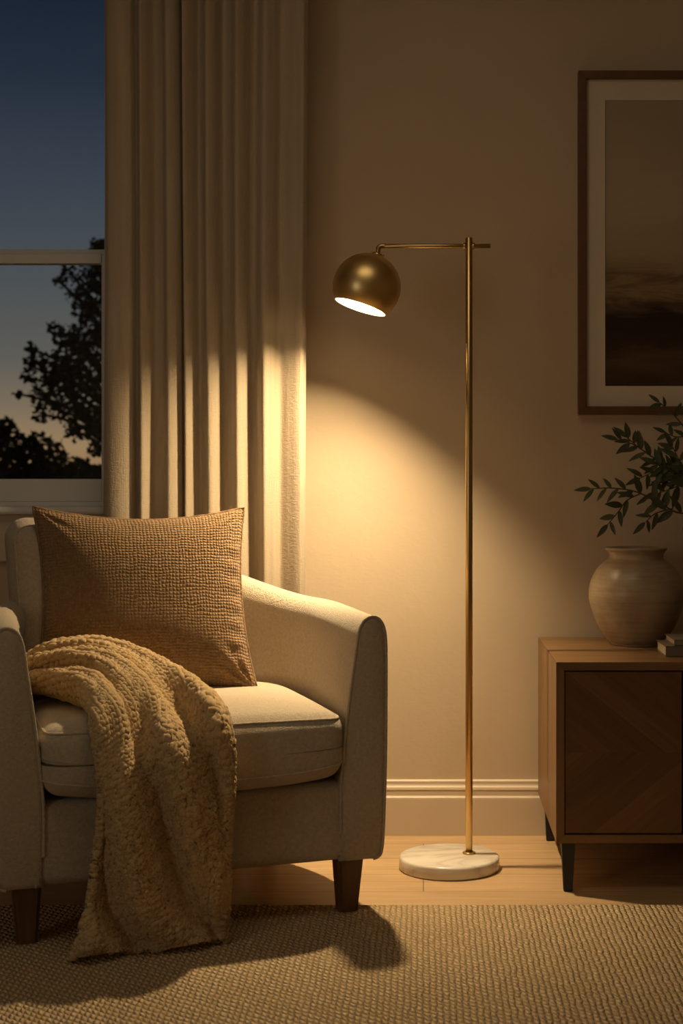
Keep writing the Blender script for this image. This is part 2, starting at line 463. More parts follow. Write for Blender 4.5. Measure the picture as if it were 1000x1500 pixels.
# U-shaped shell: plan path of the outer face
path = [(.425, y) for y in np.linspace(0.012, .28, 16)]
for a in np.linspace(0, PI/2, 26)[1:]: path.append((.12+.305*math.cos(a), .28+.44*math.sin(a)))
for x in np.linspace(.12, 0, 7)[1:]: path.append((x, .72))
path = path + [(-x, y) for (x, y) in reversed(path[:-1])]
path = [Vector((x, y, 0)) for x, y in path]
sec = [(-.07, .135), (-.022, .135), (-.008, .140), (-.001, .155), (.003, .20), (.008, .35), (.0095, .50), (.0095, .60), (.008, .640), (.003, .664), (-.006, .679), (-.018, .686), (-.031, .685),
       (-.043, .678), (-.052, .664), (-.058, .642), (-.064, .60), (-.073, .54), (-.084, .46), (-.093, .38), (-.10, .30), (-.10, .20), (-.10, .135)]
ns = len(sec)
def sec_at(i, inset=0.0, fwd=0.0):
    p = path[i]
    t = (path[min(i+1, len(path)-1)]-path[max(i-1, 0)]).normalized()
    out = Vector((t.y, -t.x, 0))
    s = i/(len(path)-1); s = min(s, 1-s)*2
    k = max(0.0, min(1.0, (s-.45)/.55)); rise = 0.012*min(1, s/.45)+0.105*(k*k*(3-2*k))
    soft = 1.0+0.25*min(1, s/.3)                      # arm top widens a little towards the back
    res = []
    cn, cz = -.045, .40
    for (nn, z) in sec:
        if inset: 
            nn = cn+(nn-cn)*(1-inset/.05); z = cz+(z-cz)*(1-inset/.27)
        zz = z + rise*max(0, min(1, (z-.40)/.28))
        bul = 0.0
        if nn < -.05 and z > .45: bul = 0.010*math.sin(PI*min(1, s/.6))
        res.append(p + out*(nn*soft if nn < -.03 and z > .6 else nn) + out*(-bul*0) + Vector((0, 0, zz)) - t*fwd*(1 if i == 0 else -1))
    return res
rows = [sec_at(0, .012, .012), sec_at(0, .004, .009)] + [sec_at(i) for i in range(len(path))] + [sec_at(len(path)-1, .004, .009), sec_at(len(path)-1, .012, .012)]
vs = [v for r in rows for v in r]; fs = []
for i in range(len(rows)-1):
    for k in range(ns):
        k2 = (k+1) % ns
        fs.append((i*ns+k, i*ns+k2, (i+1)*ns+k2, (i+1)*ns+k))
fs += [tuple(range(ns-1, -1, -1)), tuple((len(rows)-1)*ns+k for k in range(ns))]
bm = bmesh.new(); bv = [bm.verts.new(v) for v in vs]
for f in fs: bm.faces.new([bv[k] for k in f])
shell = bm_obj('arm_shell', bm, M['upholstery'], chair, True)
sharp(shell, 60)
# piping round the front of each arm
for i in (0, len(path)-1):
    pts = [v+Vector((0, -.004, 0)) for v in sec_at(i, .001, .004)[1:-1]]
    P = spline([tuple(p) for p in pts], 120)
    tube('piping', P, 0.0036, M['upholstery'], chair, 8)

def edge_ts(h, r, n):
    core = np.linspace(-(h-r), h-r, n)
    a = np.linspace(0, 1, 7)[1:]
    hi = (h-r)+r*np.tan(a*PI/4)
    return np.concatenate([-hi[::-1], core, hi])
def cushion(name, half, r, deform, mat, parent, n=22):
    hx, hy, hz = half
    ts = [edge_ts(h, r, n) for h in half]
    verts, faces, key = [], [], {}
    def vid(p):
        k = tuple(round(c, 6) for c in p)
        if k not in key:
            q = [max(-(h-r), min(h-r, c)) for c, h in zip(p, half)]
            d = Vector([a-b for a, b in zip(p, q)])
            d = d.normalized()*r if d.length > 1e-9 else d
            key[k] = len(verts); verts.append(deform(Vector(q)+d))
        return key[k]
    for ax in range(3):
        u, w = (ax+1) % 3, (ax+2) % 3
        for sgn in (-1, 1):
            for i in range(len(ts[u])-1):
                for j in range(len(ts[w])-1):
                    f = []
                    for (a, b) in ((i, j), (i+1, j), (i+1, j+1), (i, j+1)):
                        p = [0, 0, 0]; p[ax] = sgn*half[ax]; p[u] = ts[u][a]; p[w] = ts[w][b]; f.append(vid(p))
                    faces.append(tuple(f if sgn > 0 else f[::-1]))
    return mesh_obj(name, verts, faces, mat, parent)

# base rail
def d_base(p):
    x, y, z = p
    return Vector((x, y+.33 - .006*math.cos(PI*x/.72)*(1 if y < 0 else 0), z+.225))
cushion('seat_base', (.352, .322, .089), .022, d_base, M['upholstery'], chair)
for sx in (-1, 1):
    tube('piping', [(sx*.342, .004, z) for z in np.linspace(.30, .137, 14)], 0.003, M['upholstery'], chair, 8)
# seat cushion
SH = (.334, .300, .078)
def d_seat(p):
    x, y, z = p; hx, hy, hz = SH
    u, w = max(-1, min(1, x/hx)), max(-1, min(1, y/hy))
    cr = (1-u**4)*(1-w**4)
    z2 = z + (0.024*cr if z > 0 else -0.006*cr) * min(1, abs(z)/.05)
    if z < 0: z2 += 0.018*abs(u)**3*(1 if y < 0 else .5)
    fb = 0.022*(1-u*u)*(1 if y < -.2 else 0)*(1-(z/hz)**2*.7)
    y2 = y-fb
    if y < 0: y2 += 0.035*max(0, abs(u)-.75)**2*16*.35
    return Vector((x, y2+.272, z2+.393))
seat = cushion('seat_cushion', SH, .040, d_seat, M['upholstery'], chair, 26)
def loop_pts(half, r, deform, ax, sgn, n=26, lift=0.0015, dirw=(.707, .707)):
    """points on the rounded edge between face ax/sgn and the sides."""
    u, w = (ax+1) % 3, (ax+2) % 3
    pts = []
    rr = .028
    hu, hw = half[u], half[w]
    cor = [(1, 1), (-1, 1), (-1, -1), (1, -1)]
    for ci, (a, b) in enumerate(cor):
        for k in range(9):
            th = ci*PI/2 + k/8*PI/2
            p = [0, 0, 0]
            p[u] = a*(hu-r) + r*dirw[0]*math.cos(th); p[w] = b*(hw-r) + r*dirw[0]*math.sin(th)
            p[ax] = sgn*(half[ax]-r+r*dirw[1]); pts.append(p)
        a2, b2 = cor[(ci+1) % 4]
        th = (ci+1)*PI/2
        e0 = list(pts[-1]); e1 = [0, 0, 0]
        e1[u] = a2*(hu-r)+r*dirw[0]*math.cos(th); e1[w] = b2*(hw-r)+r*dirw[0]*math.sin(th); e1[ax] = e0[ax]
        for k in range(1, n): pts.append([e0[q]+(e1[q]-e0[q])*k/n for q in range(3)])
    return [deform(Vector(p)) for p in pts]
tube('piping', loop_pts(SH, .040, d_seat, 2, 1), 0.0034, M['upholstery'], seat, 8, True)
tube('piping', loop_pts(SH, .040, d_seat, 2, -1, dirw=(.98, .25)), 0.0024, M['upholstery'], seat, 8, True)
# back cushion
BH = (.272, .085, .235)
def d_back(p):
    x, y, z = p; hx, hy, hz = BH
    u, w = max(-1, min(1, x/hx)), max(-1, min(1, z/hz))
    cr = (1-u**4)*(1-w**4)
    y2 = y - (0.022*cr if y < 0 else 0)
    x2 = x*(1.0+.05*w)
    zt = z + (.012*(1-u*u) if z > 0 else 0)
    zz = zt+.672
    yy = y2+.545 + .19*(zt/hz)*.235
    return Vector((x2-.078, yy, zz-.028-.022*u))
back = cushion('back_cushion', BH, .055, d_back, M['upholstery'], chair, 24)
tube('piping', loop_pts(BH, .055, d_back, 1, -1), 0.0034, M['upholstery'], back, 8, True)
# tapered legs
def leg(x, y, z0):
    bm = bmesh.new()
    r = bmesh.ops.create_cube(bm, size=1.0)
    cx, cy = x, y
    for v in r['verts']:
        top = v.co.z > 0
        w = .031 if top else .0215
        sx = -.002*math.copysign(1, x) if not top else 0
        v.co = Vector((cx+math.copysign(w, v.co.x)+sx, cy+math.copysign(w, v.co.y), .140 if top else z0))
    bmesh.ops.bevel(bm, geom=[e for e in bm.edges if abs(e.verts[0].co.z-e.verts[1].co.z) > .05], offset=.007, segments=3, affect='EDGES')
    return bm_obj('leg', bm, M['legwood'], chair)
for sx in (-1, 1):
    leg(sx*.358, .058, .0112); leg(sx*.30, .60, 0.0)

# ------------------------------------------------------------------ pillow (rests on the chair)
def chair_pt(x, y, z): return BASE + Vector((CC*x-SS*y, SS*x+CC*y, z))
pn = 150
u = np.linspace(-1, 1, pn); UU, VV = np.meshgrid(u, u, indexing='ij')
hw, hh, th = .262, .235, .085
def pil_side(sg):
    px = UU*hw*(1-.095*(1-VV**2)**1.0*np.abs(UU)**1.5-.035*VV*np.clip(UU, 0, 1))
    pz = VV*hh*(1-.14*(1-UU**2)*np.abs(VV)**1.5)
    prof_ = ((1-np.abs(UU)**2.6)*(1-np.abs(VV)**2.6))
    t = th*np.clip(prof_, 0, 1)**.52
    # gathers running in from the seams, strongest at the right-hand corners
    wr = np.zeros_like(t)
    for (cu, cv, k, amp) in ((1, -1, 17, .006), (1, 1, 15, .004), (-1, -1, 14, .004), (-1, 1, 14, .004)):
        r = np.hypot(UU-cu, VV-cv); a = np.arctan2(VV-cv, UU-cu)
        wr += amp*np.cos(a*k)*np.exp(-(r/.35)**2)*np.clip(r/.15, 0, 1)
    wr += .004*np.cos(VV*31+UU*3)*np.exp(-((UU-1)/.18)**2)*np.clip(prof_*4, 0, 1)*(VV < .6)
    wr += -.010*np.exp(-((UU+.18)/.10)**2-((VV-1)/.22)**2)*np.clip(prof_*6, 0, 1)
    y = sg*(t+wr*np.clip(prof_*8, 0, 1)) if sg < 0 else sg*t*.8
    sag = .02*(1-VV)*.5
    return np.stack([px, y, pz], -1)
A = pil_side(-1).reshape(-1, 3); Bk = pil_side(1).reshape(-1, 3)
fA = grid_faces(pn, pn); off = pn*pn
fB = [[f[3]+off, f[2]+off, f[1]+off, f[0]+off] for f in fA]
uv = np.concatenate([np.stack([UU*.5+.5, (VV*.5+.5)*.9], -1).reshape(-1, 2)]*2)
lean = math.radians(15); roll = math.radians(0.5)
Rm = Matrix.Rotation(ANG+math.radians(-3), 4, 'Z') @ Matrix.Rotation(-lean, 4, 'X') @ Matrix.Rotation(roll, 4, 'Y')
pil = mesh_obj('throw_pillow', np.concatenate([A, Bk]), fA+fB, M['pillow'], None, True, None, uv)
bm = bmesh.new(); bm.from_mesh(pil.data); bmesh.ops.remove_doubles(bm, verts=bm.verts, dist=1e-5)
bmesh.ops.recalc_face_normals(bm, faces=bm.faces); bm.to_mesh(pil.data); bm.free()
pil.matrix_world = Matrix.Translation(chair_pt(-.045, .43, .700)) @ Rm
tag(pil, 'camel brown waffle weave cushion leaning on the armchair back', 'pillow')
# welt along the seam
seam = [(-1, t) for t in np.linspace(-1, 1, 40)] + [(t, 1) for t in np.linspace(-1, 1, 40)[1:]] + [(1, t) for t in np.linspace(1, -1, 40)[1:]] + [(t, -1) for t in np.linspace(1, -1, 40)[1:-1]]
sp_ = [(a*hw*(1-.095*(1-b*b)*abs(a)**1.5-.035*b*max(0, a)), 0, b*hh*(1-.14*(1-a*a)*abs(b)**1.5)) for a, b in seam]
tube('seam_welt', sp_, .004, M['pillow'], pil, 8, True)

# ------------------------------------------------------------------ knitted throw (local chair coordinates)
LE = [(-.325, .300, .512), (-.300, .240, .520), (-.262, .150, .526), (-.232, .055, .524), (-.226, -.066, .494), (-.222, -.102, .413), (-.222, -.104, .356),
      (-.225, -.102, .284), (-.238, -.100, .186), (-.255, -.106, .092), (-.272, -.112, .035), (-.280, -.122, .020)]
RE = [(-.325, .360, .575), (-.262, .345, .612), (-.165, .330, .618), (-.085, .300, .592), (-.012, .215, .556), (.028, .075, .526), (.042, -.074, .474),
      (.044, -.104, .345), (.036, -.102, .221), (.031, -.104, .105), (.030, -.106, .040), (.030, -.112, .022)]
TU, TV = 380, 820
Ls, Rs = spline(LE, TV), spline(RE, TV)
uu = np.linspace(-.10, 1.16, TU)[:, None]
vv = np.linspace(0, 1, TV)[None, :]
def rib(u):
    base = Ls[None]*(1-np.clip(u, 0, 1))[..., None] + Rs[None]*np.clip(u, 0, 1)[..., None]
    return base
Bs = rib(uu+0*vv)
def normals(P):
    du = np.gradient(P, axis=0); dv = np.gradient(P, axis=1)
    n = np.cross(du, dv); n /= np.linalg.norm(n, axis=-1, keepdims=True)+1e-9
    return n
Uc = np.clip(uu, 0.0, 1.0)+0*vv
core = Ls[None]*(1-(uu+0*vv))[..., None]+Rs[None]*(uu+0*vv)[..., None]
Nn = normals(core)
if Nn[TU//2, int(TV*.7), 1] > 0: Nn = -Nn
VV2 = vv+0*uu
# fold phase: ridge lines drift to the right towards the hem
st = np.linspace(0, 1, 12)
u0 = np.interp(vv, st, [.16, .16, .15, .14, .12, .12, .14, .20, .30, .47, .70, .76])
per = np.interp(vv, st, [.30, .30, .31, .33, .36, .40, .42, .46, .52, .56, .60, .60])
amp = np.interp(vv, st, [.012, .013, .014, .015, .017, .021, .026, .031, .034, .036, .034, .020])
ph = 2*PI*(Uc-u0)/per
c_ = np.cos(ph)
fold = amp*(np.sign(c_)*np.abs(c_)**.8)*(.85+.25*np.sin(VV2*9+Uc*4))
fold += .006*np.cos(ph*2.1+VV2*11)*np.interp(vv, st, [1, 1, 1, .8, .6, .5, .4, .3, .3, .3, .3, .2])
arch = np.interp(vv, st, [.020, .026, .028, .026, .020, .012, .006, .004, .004, .004, .004, .002])*np.sin(PI*Uc)
edge = np.minimum(np.clip((Uc)/.06, 0, 1), np.clip((1-Uc)/.06, 0, 1))
P = Bs + Nn*(fold*(.35+.65*edge)+arch)[..., None]
# ends of the sheet turn under
lo = np.clip(-uu, 0, 1)/.10; hi = np.clip(uu-1, 0, 1)/.16
back_amt = np.interp(vv, st, [.045, .045, .04, .03, .025, .016, .012, .010, .010, .010, .008, .004])
side = Rs-Ls; side /= np.linalg.norm(side, axis=-1, keepdims=True)
P = P + side[None]*(np.sin(lo*PI*.5)*.012)[..., None]*1.0 - Nn*((1-np.cos(np.clip(lo, 0, 1)*PI*.5))*.022)[..., None]*np.interp(vv, st, [1]*5+[.7]*7)[..., None]
drop = np.interp(vv, st, [.06, .09, .09, .065, .035, .012, .004, .004, .004, .004, .003, .002])
P[..., 2] -= np.clip(hi, 0, 1)*drop
P[..., 1] += np.clip(hi, 0, 1)*np.interp(vv, st, [.015, .015, .015, .02, .02, .018, .014, .012, .012, .012, .01, .006])
P[..., 0] += np.sin(np.clip(hi, 0, 1)*PI)*.008
# knit stitches as relief
arc = np.concatenate([[0], np.cumsum(np.linalg.norm(np.diff((Ls+Rs)/2, axis=0), axis=1))])
Um = (uu+0*vv)*.46; Vm = arc[None, :]+0*uu
loose = np.interp(vv, st, [.25, .25, .25, .25, .25, .35, .7, 1, 1, 1, 1, 1])
jx = loose*(.0035*np.sin(Vm*190+Um*120)+.003*np.sin(Um*260-Vm*140+1.3)+.0025*np.sin(Vm*420+Um*310))
jy = loose*(.0035*np.sin(Um*210-Vm*90)+.003*np.sin(Um*150+Vm*230+.7)+.0025*np.sin(Um*380-Vm*350))
a = (Um+jx)/.0200; fa = np.abs(2*(a-np.floor(a))-1)
b = (Vm+jy)/.0150 - fa*.75 + .5*(np.floor(a) % 2)*.0; fb = b-np.floor(b)
leg_ = np.clip(1-(2*fa-1)**2, 0, 1)**.5
st_h = leg_*np.sin(PI*fb)**.6
N2 = normals(P)
if N2[TU//2, int(TV*.7), 1] > 0: N2 = -N2
lump = .002*np.sin(Um*70+Vm*43)*np.sin(Vm*61-Um*23)
P = P + N2*(.0078*st_h+lump)[..., None]
P[..., 2] = np.maximum(P[..., 2], .014)
# ragged hem
throw = mesh_obj('knitted_throw', P.reshape(-1, 3), grid_faces(TU, TV), M['throw'])
throw.location = BASE; throw.rotation_euler = (0, 0, ANG)
md = throw.modifiers.new('thick', 'SOLIDIFY'); md.thickness = .006; md.offset = -1 if True else 1
tag(throw, 'golden oat chunky knit throw draped over the armchair seat to the rug', 'blanket')

# ------------------------------------------------------------------ floor lamp
LX, LY = 0.066, 3.90
lamp = empty('floor_lamp', (LX, LY, 0))
tag(lamp, 'brass floor lamp with tilted globe shade and round marble base', 'lamp')
PX = .051; PY = .013                                   # pole stands off-centre on its base
r_, h_ = .1285, .034
lathe('lamp_base', [(0, 0), (r_-.004, 0), (r_-.001, .002), (r_, .005), (r_, h_-.006), (r_-.002, h_-.002), (r_-.006, h_), (0, h_)], M['marble'], lamp, 128)
def cyl(name, c, r, z0, z1, mat, parent, n=32):
    return sharp(lathe(name, [(0, z0), (r-.0008, z0), (r, z0+.0008), (r, z1-.0008), (r-.0008, z1), (0, z1)], mat, parent, n, mw=Matrix.Translation(Vector((c[0], c[1], 0)))), 50)
cyl('base_collar', (PX, PY), .0165, h_, h_+.005, M['brass'], lamp)
cyl('pole', (PX, PY), .0092, h_+.004, 1.617, M['brass'], lamp)
AZ = 1.596; ax0 = -.112-LX; ax1 = .172-LX
def rodx(name, x0, x1, r, mat, parent):
    mw = Matrix.Translation(Vector((x0, PY, AZ))) @ Matrix.Rotation(PI/2, 4, 'Y')
    L = x1-x0
    return sharp(lathe(name, [(0, 0), (r-.0006, 0), (r, .0006), (r, L-.0006), (r-.0006, L), (0, L)], mat, parent, 24, mw=mw), 50)
rodx('arm', ax0, ax1, .0056, M['brass'], lamp)
rodx('arm_collar', PX-.0145, PX-.0085, .0085, M['brass'], lamp)
rodx('arm_collar', PX+.0085, PX+.0145, .0085, M['brass'], lamp)
# shade: axis tilted to the left and slightly to the viewer
SC = Vector((-.1455-LX, PY-.002, 1.490)); R = .0877
axis = Vector((.305, .075, .95)).normalized()          # from opening towards the stem
q = Vector((0, 0, 1)).rotation_difference(axis).to_matrix().to_4x4()
mw = Matrix.Translation(SC) @ q
th0 = math.acos(-.0555/R)
prof_s = [(R*math.sin(t), R*math.cos(t)) for t in np.linspace(0.0, th0, 44)]
Ri = R-.0022
prof_i = [(Ri*math.sin(t), Ri*math.cos(t)) for t in np.linspace(th0, 0.0, 36)]
ns_ = len(prof_s)
shade = lathe('lamp_shade', prof_s+prof_i, [M['brass_shade'], M['lining']], lamp, 96, midx_fn=lambda i: 0 if i < ns_ else 1, mw=mw)
sharp(shade, 60)
top = SC + axis*R
lathe('shade_cap', [(0, -.006), (.013, -.005), (.0135, .0025), (.0105, .0055), (0, .0055)], M['brass'], shade, 32, mw=Matrix.Translation(top) @ q)
for s in (-1, 1):
    pt = Vector((s*.0150, -.004, .0015))
    lathe('shade_screw', [(0, -.004), (.0026, -.004), (.0026, .003), (0, .0035)], M['brass'], shade, 12, mw=Matrix.Translation(top) @ q @ Matrix.Translation(pt))
elbow = Vector((ax0, PY, AZ))
tube('elbow_joint', [elbow+Vector((.012, 0, 0)), elbow+Vector((.004, 0, .0002)), elbow+Vector((-.002, 0, -.003)), elbow+Vector((-.005, 0, -.009))], .0066, M['brass'], lamp, 16)
tube('stem', [elbow+Vector((-.003, 0, -.003)), top+axis*.002], .0056, M['brass'], lamp, 16)
bc = SC - axis*.004
# reflector bulb: opaque cone with a frosted glowing face
lathe('bulb', [(0, .050), (.013, .050), (.014, .034), (.024, .014), (.0305, .004), (.0300, .0), (.0, -.003)], [M['lining'], M['bulb']], lamp, 40, midx_fn=lambda i: 1 if i >= 5 else 0, mw=Matrix.Translation(bc) @ q)
lathe('bulb_socket', [(0, .0), (.016, .0), (.016, .034), (0, .034)], M['brass'], lamp, 24, mw=Matrix.Translation(bc+axis*.048) @ q)

# ------------------------------------------------------------------ sideboard
SX0, SX1, SY0, SY1, SZ0, SZ1 = .3195, 1.50, 3.665, 4.24, .120, .556
sb = empty('sideboard', ((SX0+SX1)/2, (SY0+SY1)/2, 0))
tag(sb, 'low walnut sideboard with chevron veneer doors against the wall', 'sideboard')
sb_inv = Matrix.Translation(sb.location).inverted()
def sbp(o, parent=None):
    o.parent = parent or sb
    o.matrix_parent_inverse = sb_inv if parent is None else Matrix.Identity(4)
    return o
T = .020
def mitre_panel(name, pts_front, mat):
    """four-cornered board profile in x-z swept from the front to the back."""
    bm = bmesh.new()
    f = [bm.verts.new((x, SY0, z)) for x, z in pts_front]; b = [bm.verts.new((x, SY1, z)) for x, z in pts_front]
    bm.faces.new(f); bm.faces.new(b[::-1])
    for i in range(4): bm.faces.new((f[i], b[i], b[(i+1) % 4], f[(i+1) % 4]))
    bmesh.ops.bevel(bm, geom=list(bm.edges), offset=.0012, segments=2, affect='EDGES')
    return sbp(bm_obj(name, bm, mat))
mitre_panel('top_panel', [(SX0, SZ1), (SX1, SZ1), (SX1-T, SZ1-T), (SX0+T, SZ1-T)], M['walnut'])
mitre_panel('bottom_panel', [(SX0, SZ0), (SX1, SZ0), (SX1-T, SZ0+T), (SX0+T, SZ0+T)], M['walnut'])
mitre_panel('side_panel', [(SX0, SZ0), (SX0, SZ1), (SX0+T, SZ1-T), (SX0+T, SZ0+T)], M['walnut_v'])
mitre_panel('side_panel', [(SX1, SZ0), (SX1, SZ1), (SX1-T, SZ1-T), (SX1-T, SZ0+T)], M['walnut_v'])
sbp(box_obj('back_panel', (SX0+T, SY1-.012, SZ0+T), (SX1-T, SY1-.004, SZ1-T), M['recess']))
sbp(box_obj('inner_carcass', (SX0+T, SY0+.03, SZ0+T), (SX1-T, SY1-.02, SZ1-T), M['recess']))
dm = m_chevron((SZ0+SZ1)/2)
n_d = 4; w_in = SX1-SX0-2*T
for k in range(n_d):
    x0 = SX0+T+k*w_in/n_d+.002; x1 = SX0+T+(k+1)*w_in/n_d-.002
    sbp(box_obj('door', (x0, SY0+.004, SZ0+T+.003), (x1, SY0+.024, SZ1-T-.003), dm, None, .0015))
def sleg(x, y):
    bm = bmesh.new(); r = bmesh.ops.create_cube(bm, size=1.0)
    for v in r['verts']:
        t_ = v.co.z > 0; w = .0165 if t_ else .0105
        v.co = Vector((x+math.copysign(w, v.co.x)-(0 if t_ else math.copysign(.003, v.co.x)*0), y+math.copysign(w, v.co.y), SZ0+.001 if t_ else 0))
    bmesh.ops.bevel(bm, geom=list(bm.edges), offset=.0015, segments=2, affect='EDGES')
    sbp(bm_obj('leg', bm, M['black']))
for x in (SX0+.030, SX1-.030):
    for y in (SY0+.022, SY1-.04): sleg(x, y)

# ------------------------------------------------------------------ stoneware vase
vase = empty('stoneware_vase', (.568, 4.065, SZ1))
tag(vase, 'round stoneware vase with narrow rimmed neck on the sideboard', 'vase')
vp = [(0, 0), (.062, 0), (.068, .004), (.078, .014), (.090, .030), (.103, .052), (.115, .080), (.1235, .108), (.1265, .130), (.1245, .155), (.116, .181), (.101, .205), (.086, .219), (.0755, .2265), (.0725, .2315), (.0725, .240), (.0765, .248), (.0815, .252), (.0825, .256), (.0810, .2585), (.077, .2585), (.072, .254), (.069, .245), (.069, .234), (.080, .222), (.100, .200), (.113, .165), (.112, .12), (.095, .07), (.06, .02), (0, .015)]
vp2 = spline(vp, 110); vp2[:, 0] = np.maximum(vp2[:, 0], 0)
nn_ = 110
body = lathe('vase_body', [tuple(p) for p in vp2], M['vase'], vase, 96)

# tall narrow vase (mostly beyond the right edge) that holds the sprigs
bv_ = empty('bottle_vase', (.93, 3.985, SZ1))
tag(bv_, 'tall narrow dark vase holding the leafy sprigs on the sideboard', 'vase')
bp = spline([(0, 0), (.055, 0), (.062, .01), (.070, .08), (.066, .15), (.045, .21), (.030, .25), (.030, .285), (.036, .30), (.033, .302), (.026, .285), (.026, .25), (.04, .20), (.055, .12), (.05, .03), (0, .015)], 70)
bp[:, 0] = np.maximum(bp[:, 0], 0)
lathe('vase_body', [tuple(p) for p in bp], m_plain('dark_glaze', (0.05, 0.04, 0.032), 0.4, 0.4), bv_, 48)

def q2(px, py, d): return Vector(((px-620)*d/2230, d, 1-(py-700)*d/2230))
BVX = Vector((.93, 3.985, SZ1))
def leaf_geo(base, dirv, up, L, W, curl):
    side = dirv.cross(up).normalized(); nrm = side.cross(dirv).normalized()
    vs, fs = [], []
    K = 8
    for i in range(K+1):
        t = i/K; w = W*math.sin(PI*min(1, t**.8))**.9*(1 if 0 < i < K else 0)
        c = base+dirv*(L*t)-nrm*(curl*L*t*t)
        if i in (0, K): vs.append([c]); continue
        vs.append([c-side*w+nrm*w*.25, c, c+side*w+nrm*w*.25])
    flat, idx = [], []
    for r in vs:
        idx.append(list(range(len(flat), len(flat)+len(r)))); flat += r
    for i in range(K):
        a, b = idx[i], idx[i+1]
        if len(a) == 1: fs += [(a[0], b[1], b[0]), (a[0], b[2], b[1])]
        elif len(b) == 1: fs += [(a[0], a[1], b[0]), (a[1], a[2], b[0])]
        else: fs += [(a[0], a[1], b[1], b[0]), (a[1], a[2], b[2], b[1])]
    return flat, fs

def sprig(label, main, sides, n_leaf, size, seed, tip_leaf=True, group='leafy sprigs in the vase'):
    rr = random.Random(seed)
    root = BVX+Vector((rr.uniform(-.012, .012), rr.uniform(-.012, .012), .06))
    neck = BVX+Vector((rr.uniform(-.015, .005), rr.uniform(-.012, .012), .295))
    o = empty('leafy_sprig', root); tag(o, label, 'sprig', group)
    pts = [root, neck]+[Vector(p) for p in main]
    sm = [Vector(p) for p in spline([tuple(p) for p in pts], 70)]
    n1 = len(sm)
    tv, tf = tube_data([p-root for p in sm], [.0026*(1-.7*i/n1)+.0006 for i in range(n1)], 6)
    lv, lf = [], []
    chains = [(sm, .34, n_leaf)]
    for s_ in sides:
        s2 = [Vector(p) for p in spline([tuple(p) for p in s_[0]], 30)]
        v, f = tube_data([p-root for p in s2], [.0015*(1-.6*i/30)+.0005 for i in range(30)], 6)
        tf += [tuple(k+len(tv) for k in ff) for ff in f]; tv += v
        chains.append((s2, .12, s_[1]))
    for ch, t0, nl in chains:
        m = len(ch)
        for k in range(nl):
            t = t0+(1-t0)*(k+.5)/nl
            i = min(m-2, int(t*(m-1))); base = ch[i]; d = (ch[min(i+1, m-1)]-ch[max(0, i-1)]).normalized()
            sgn = 1 if k % 2 else -1
            ang = math.radians(rr.uniform(35, 62))*sgn
            view = Vector((rr.uniform(-.2, .2), -1, rr.uniform(-.1, .3))).normalized()
            dv = (Matrix.Rotation(ang, 3, view) @ d+Vector((0, rr.uniform(-.35, .35), 0))).normalized()
            L = size*rr.uniform(.75, 1.15)*(1-.25*t); W = L*rr.uniform(.125, .185)
            v, f = leaf_geo(base-root, dv, Vector((rr.uniform(-.5, .5), -1, rr.uniform(-.1, .6))).normalized(), L, W, rr.uniform(.05, .3))
            lf += [tuple(q_+len(lv) for q_ in ff) for ff in f]; lv += v
        d = (ch[-1]-ch[-3]).normalized()
        v, f = leaf_geo(ch[-1]-root, d, Vector((.1, -1, .3)), size*.8, size*.12, .1)
        lf += [tuple(q_+len(lv) for q_ in ff) for ff in f]; lv += v
    mesh_obj('stem', tv, tf, M['twig'], o)
    mesh_obj('foliage', lv, lf, M['leaf'], o)
    return o
d1, d2, d3, d4 = 3.96, 4.02, 4.06, 4.0
sprig('lowest leafy sprig reaching farthest left, with a drooping side shoot', [q2(1070, 742, d1), q2(1000, 752, d1), q2(965, 736, d1), q2(930, 720, d1), q2(895, 715, d1), q2(866, 716, d1)],
      [([q2(938, 723, d1), q2(918, 733, d1-.01), q2(905, 750, d1-.02), q2(890, 768, d1-.03)], 6), ([q2(985, 745, d1), q2(960, 752, d1-.02), q2(945, 765, d1-.03)], 4)], 16, .058, 3)
sprig('middle leafy sprig pointing up left below the picture corner', [q2(1060, 730, d2), q2(1000, 690, d2), q2(960, 672, d2), q2(935, 655, d2), q2(918, 641, d2)],
      [([q2(945, 662, d2), q2(925, 650, d2), q2(905, 644, d2)], 3), ([q2(985, 682, d2), q2(960, 690, d2-.02), q2(938, 700, d2-.03)], 5)], 15, .058, 12)
sprig('tallest leafy sprig crossing the lower edge of the picture frame', [q2(1070, 690, d3), q2(1015, 640, d3), q2(985, 606, d3), q2(966, 590, d3)],
      [([q2(1010, 638, d3), q2(990, 640, d3), q2(975, 634, d3)], 4)], 10, .048, 21)
sprig('bushy leafy sprig with broad leaves at the right picture edge', [q2(1060, 730, d4), q2(1015, 705, d4), q2(985, 690, d4), q2(962, 680, d4)],
      [([q2(1010, 703, d4), q2(995, 675, d4), q2(985, 655, d4)], 6), ([q2(1005, 705, d4), q2(985, 715, d4), q2(965, 722, d4)], 6), ([q2(1010, 703, d4+.03), q2(1000, 690, d4+.03), q2(975, 700, d4+.03)], 6)], 20, .064, 5)

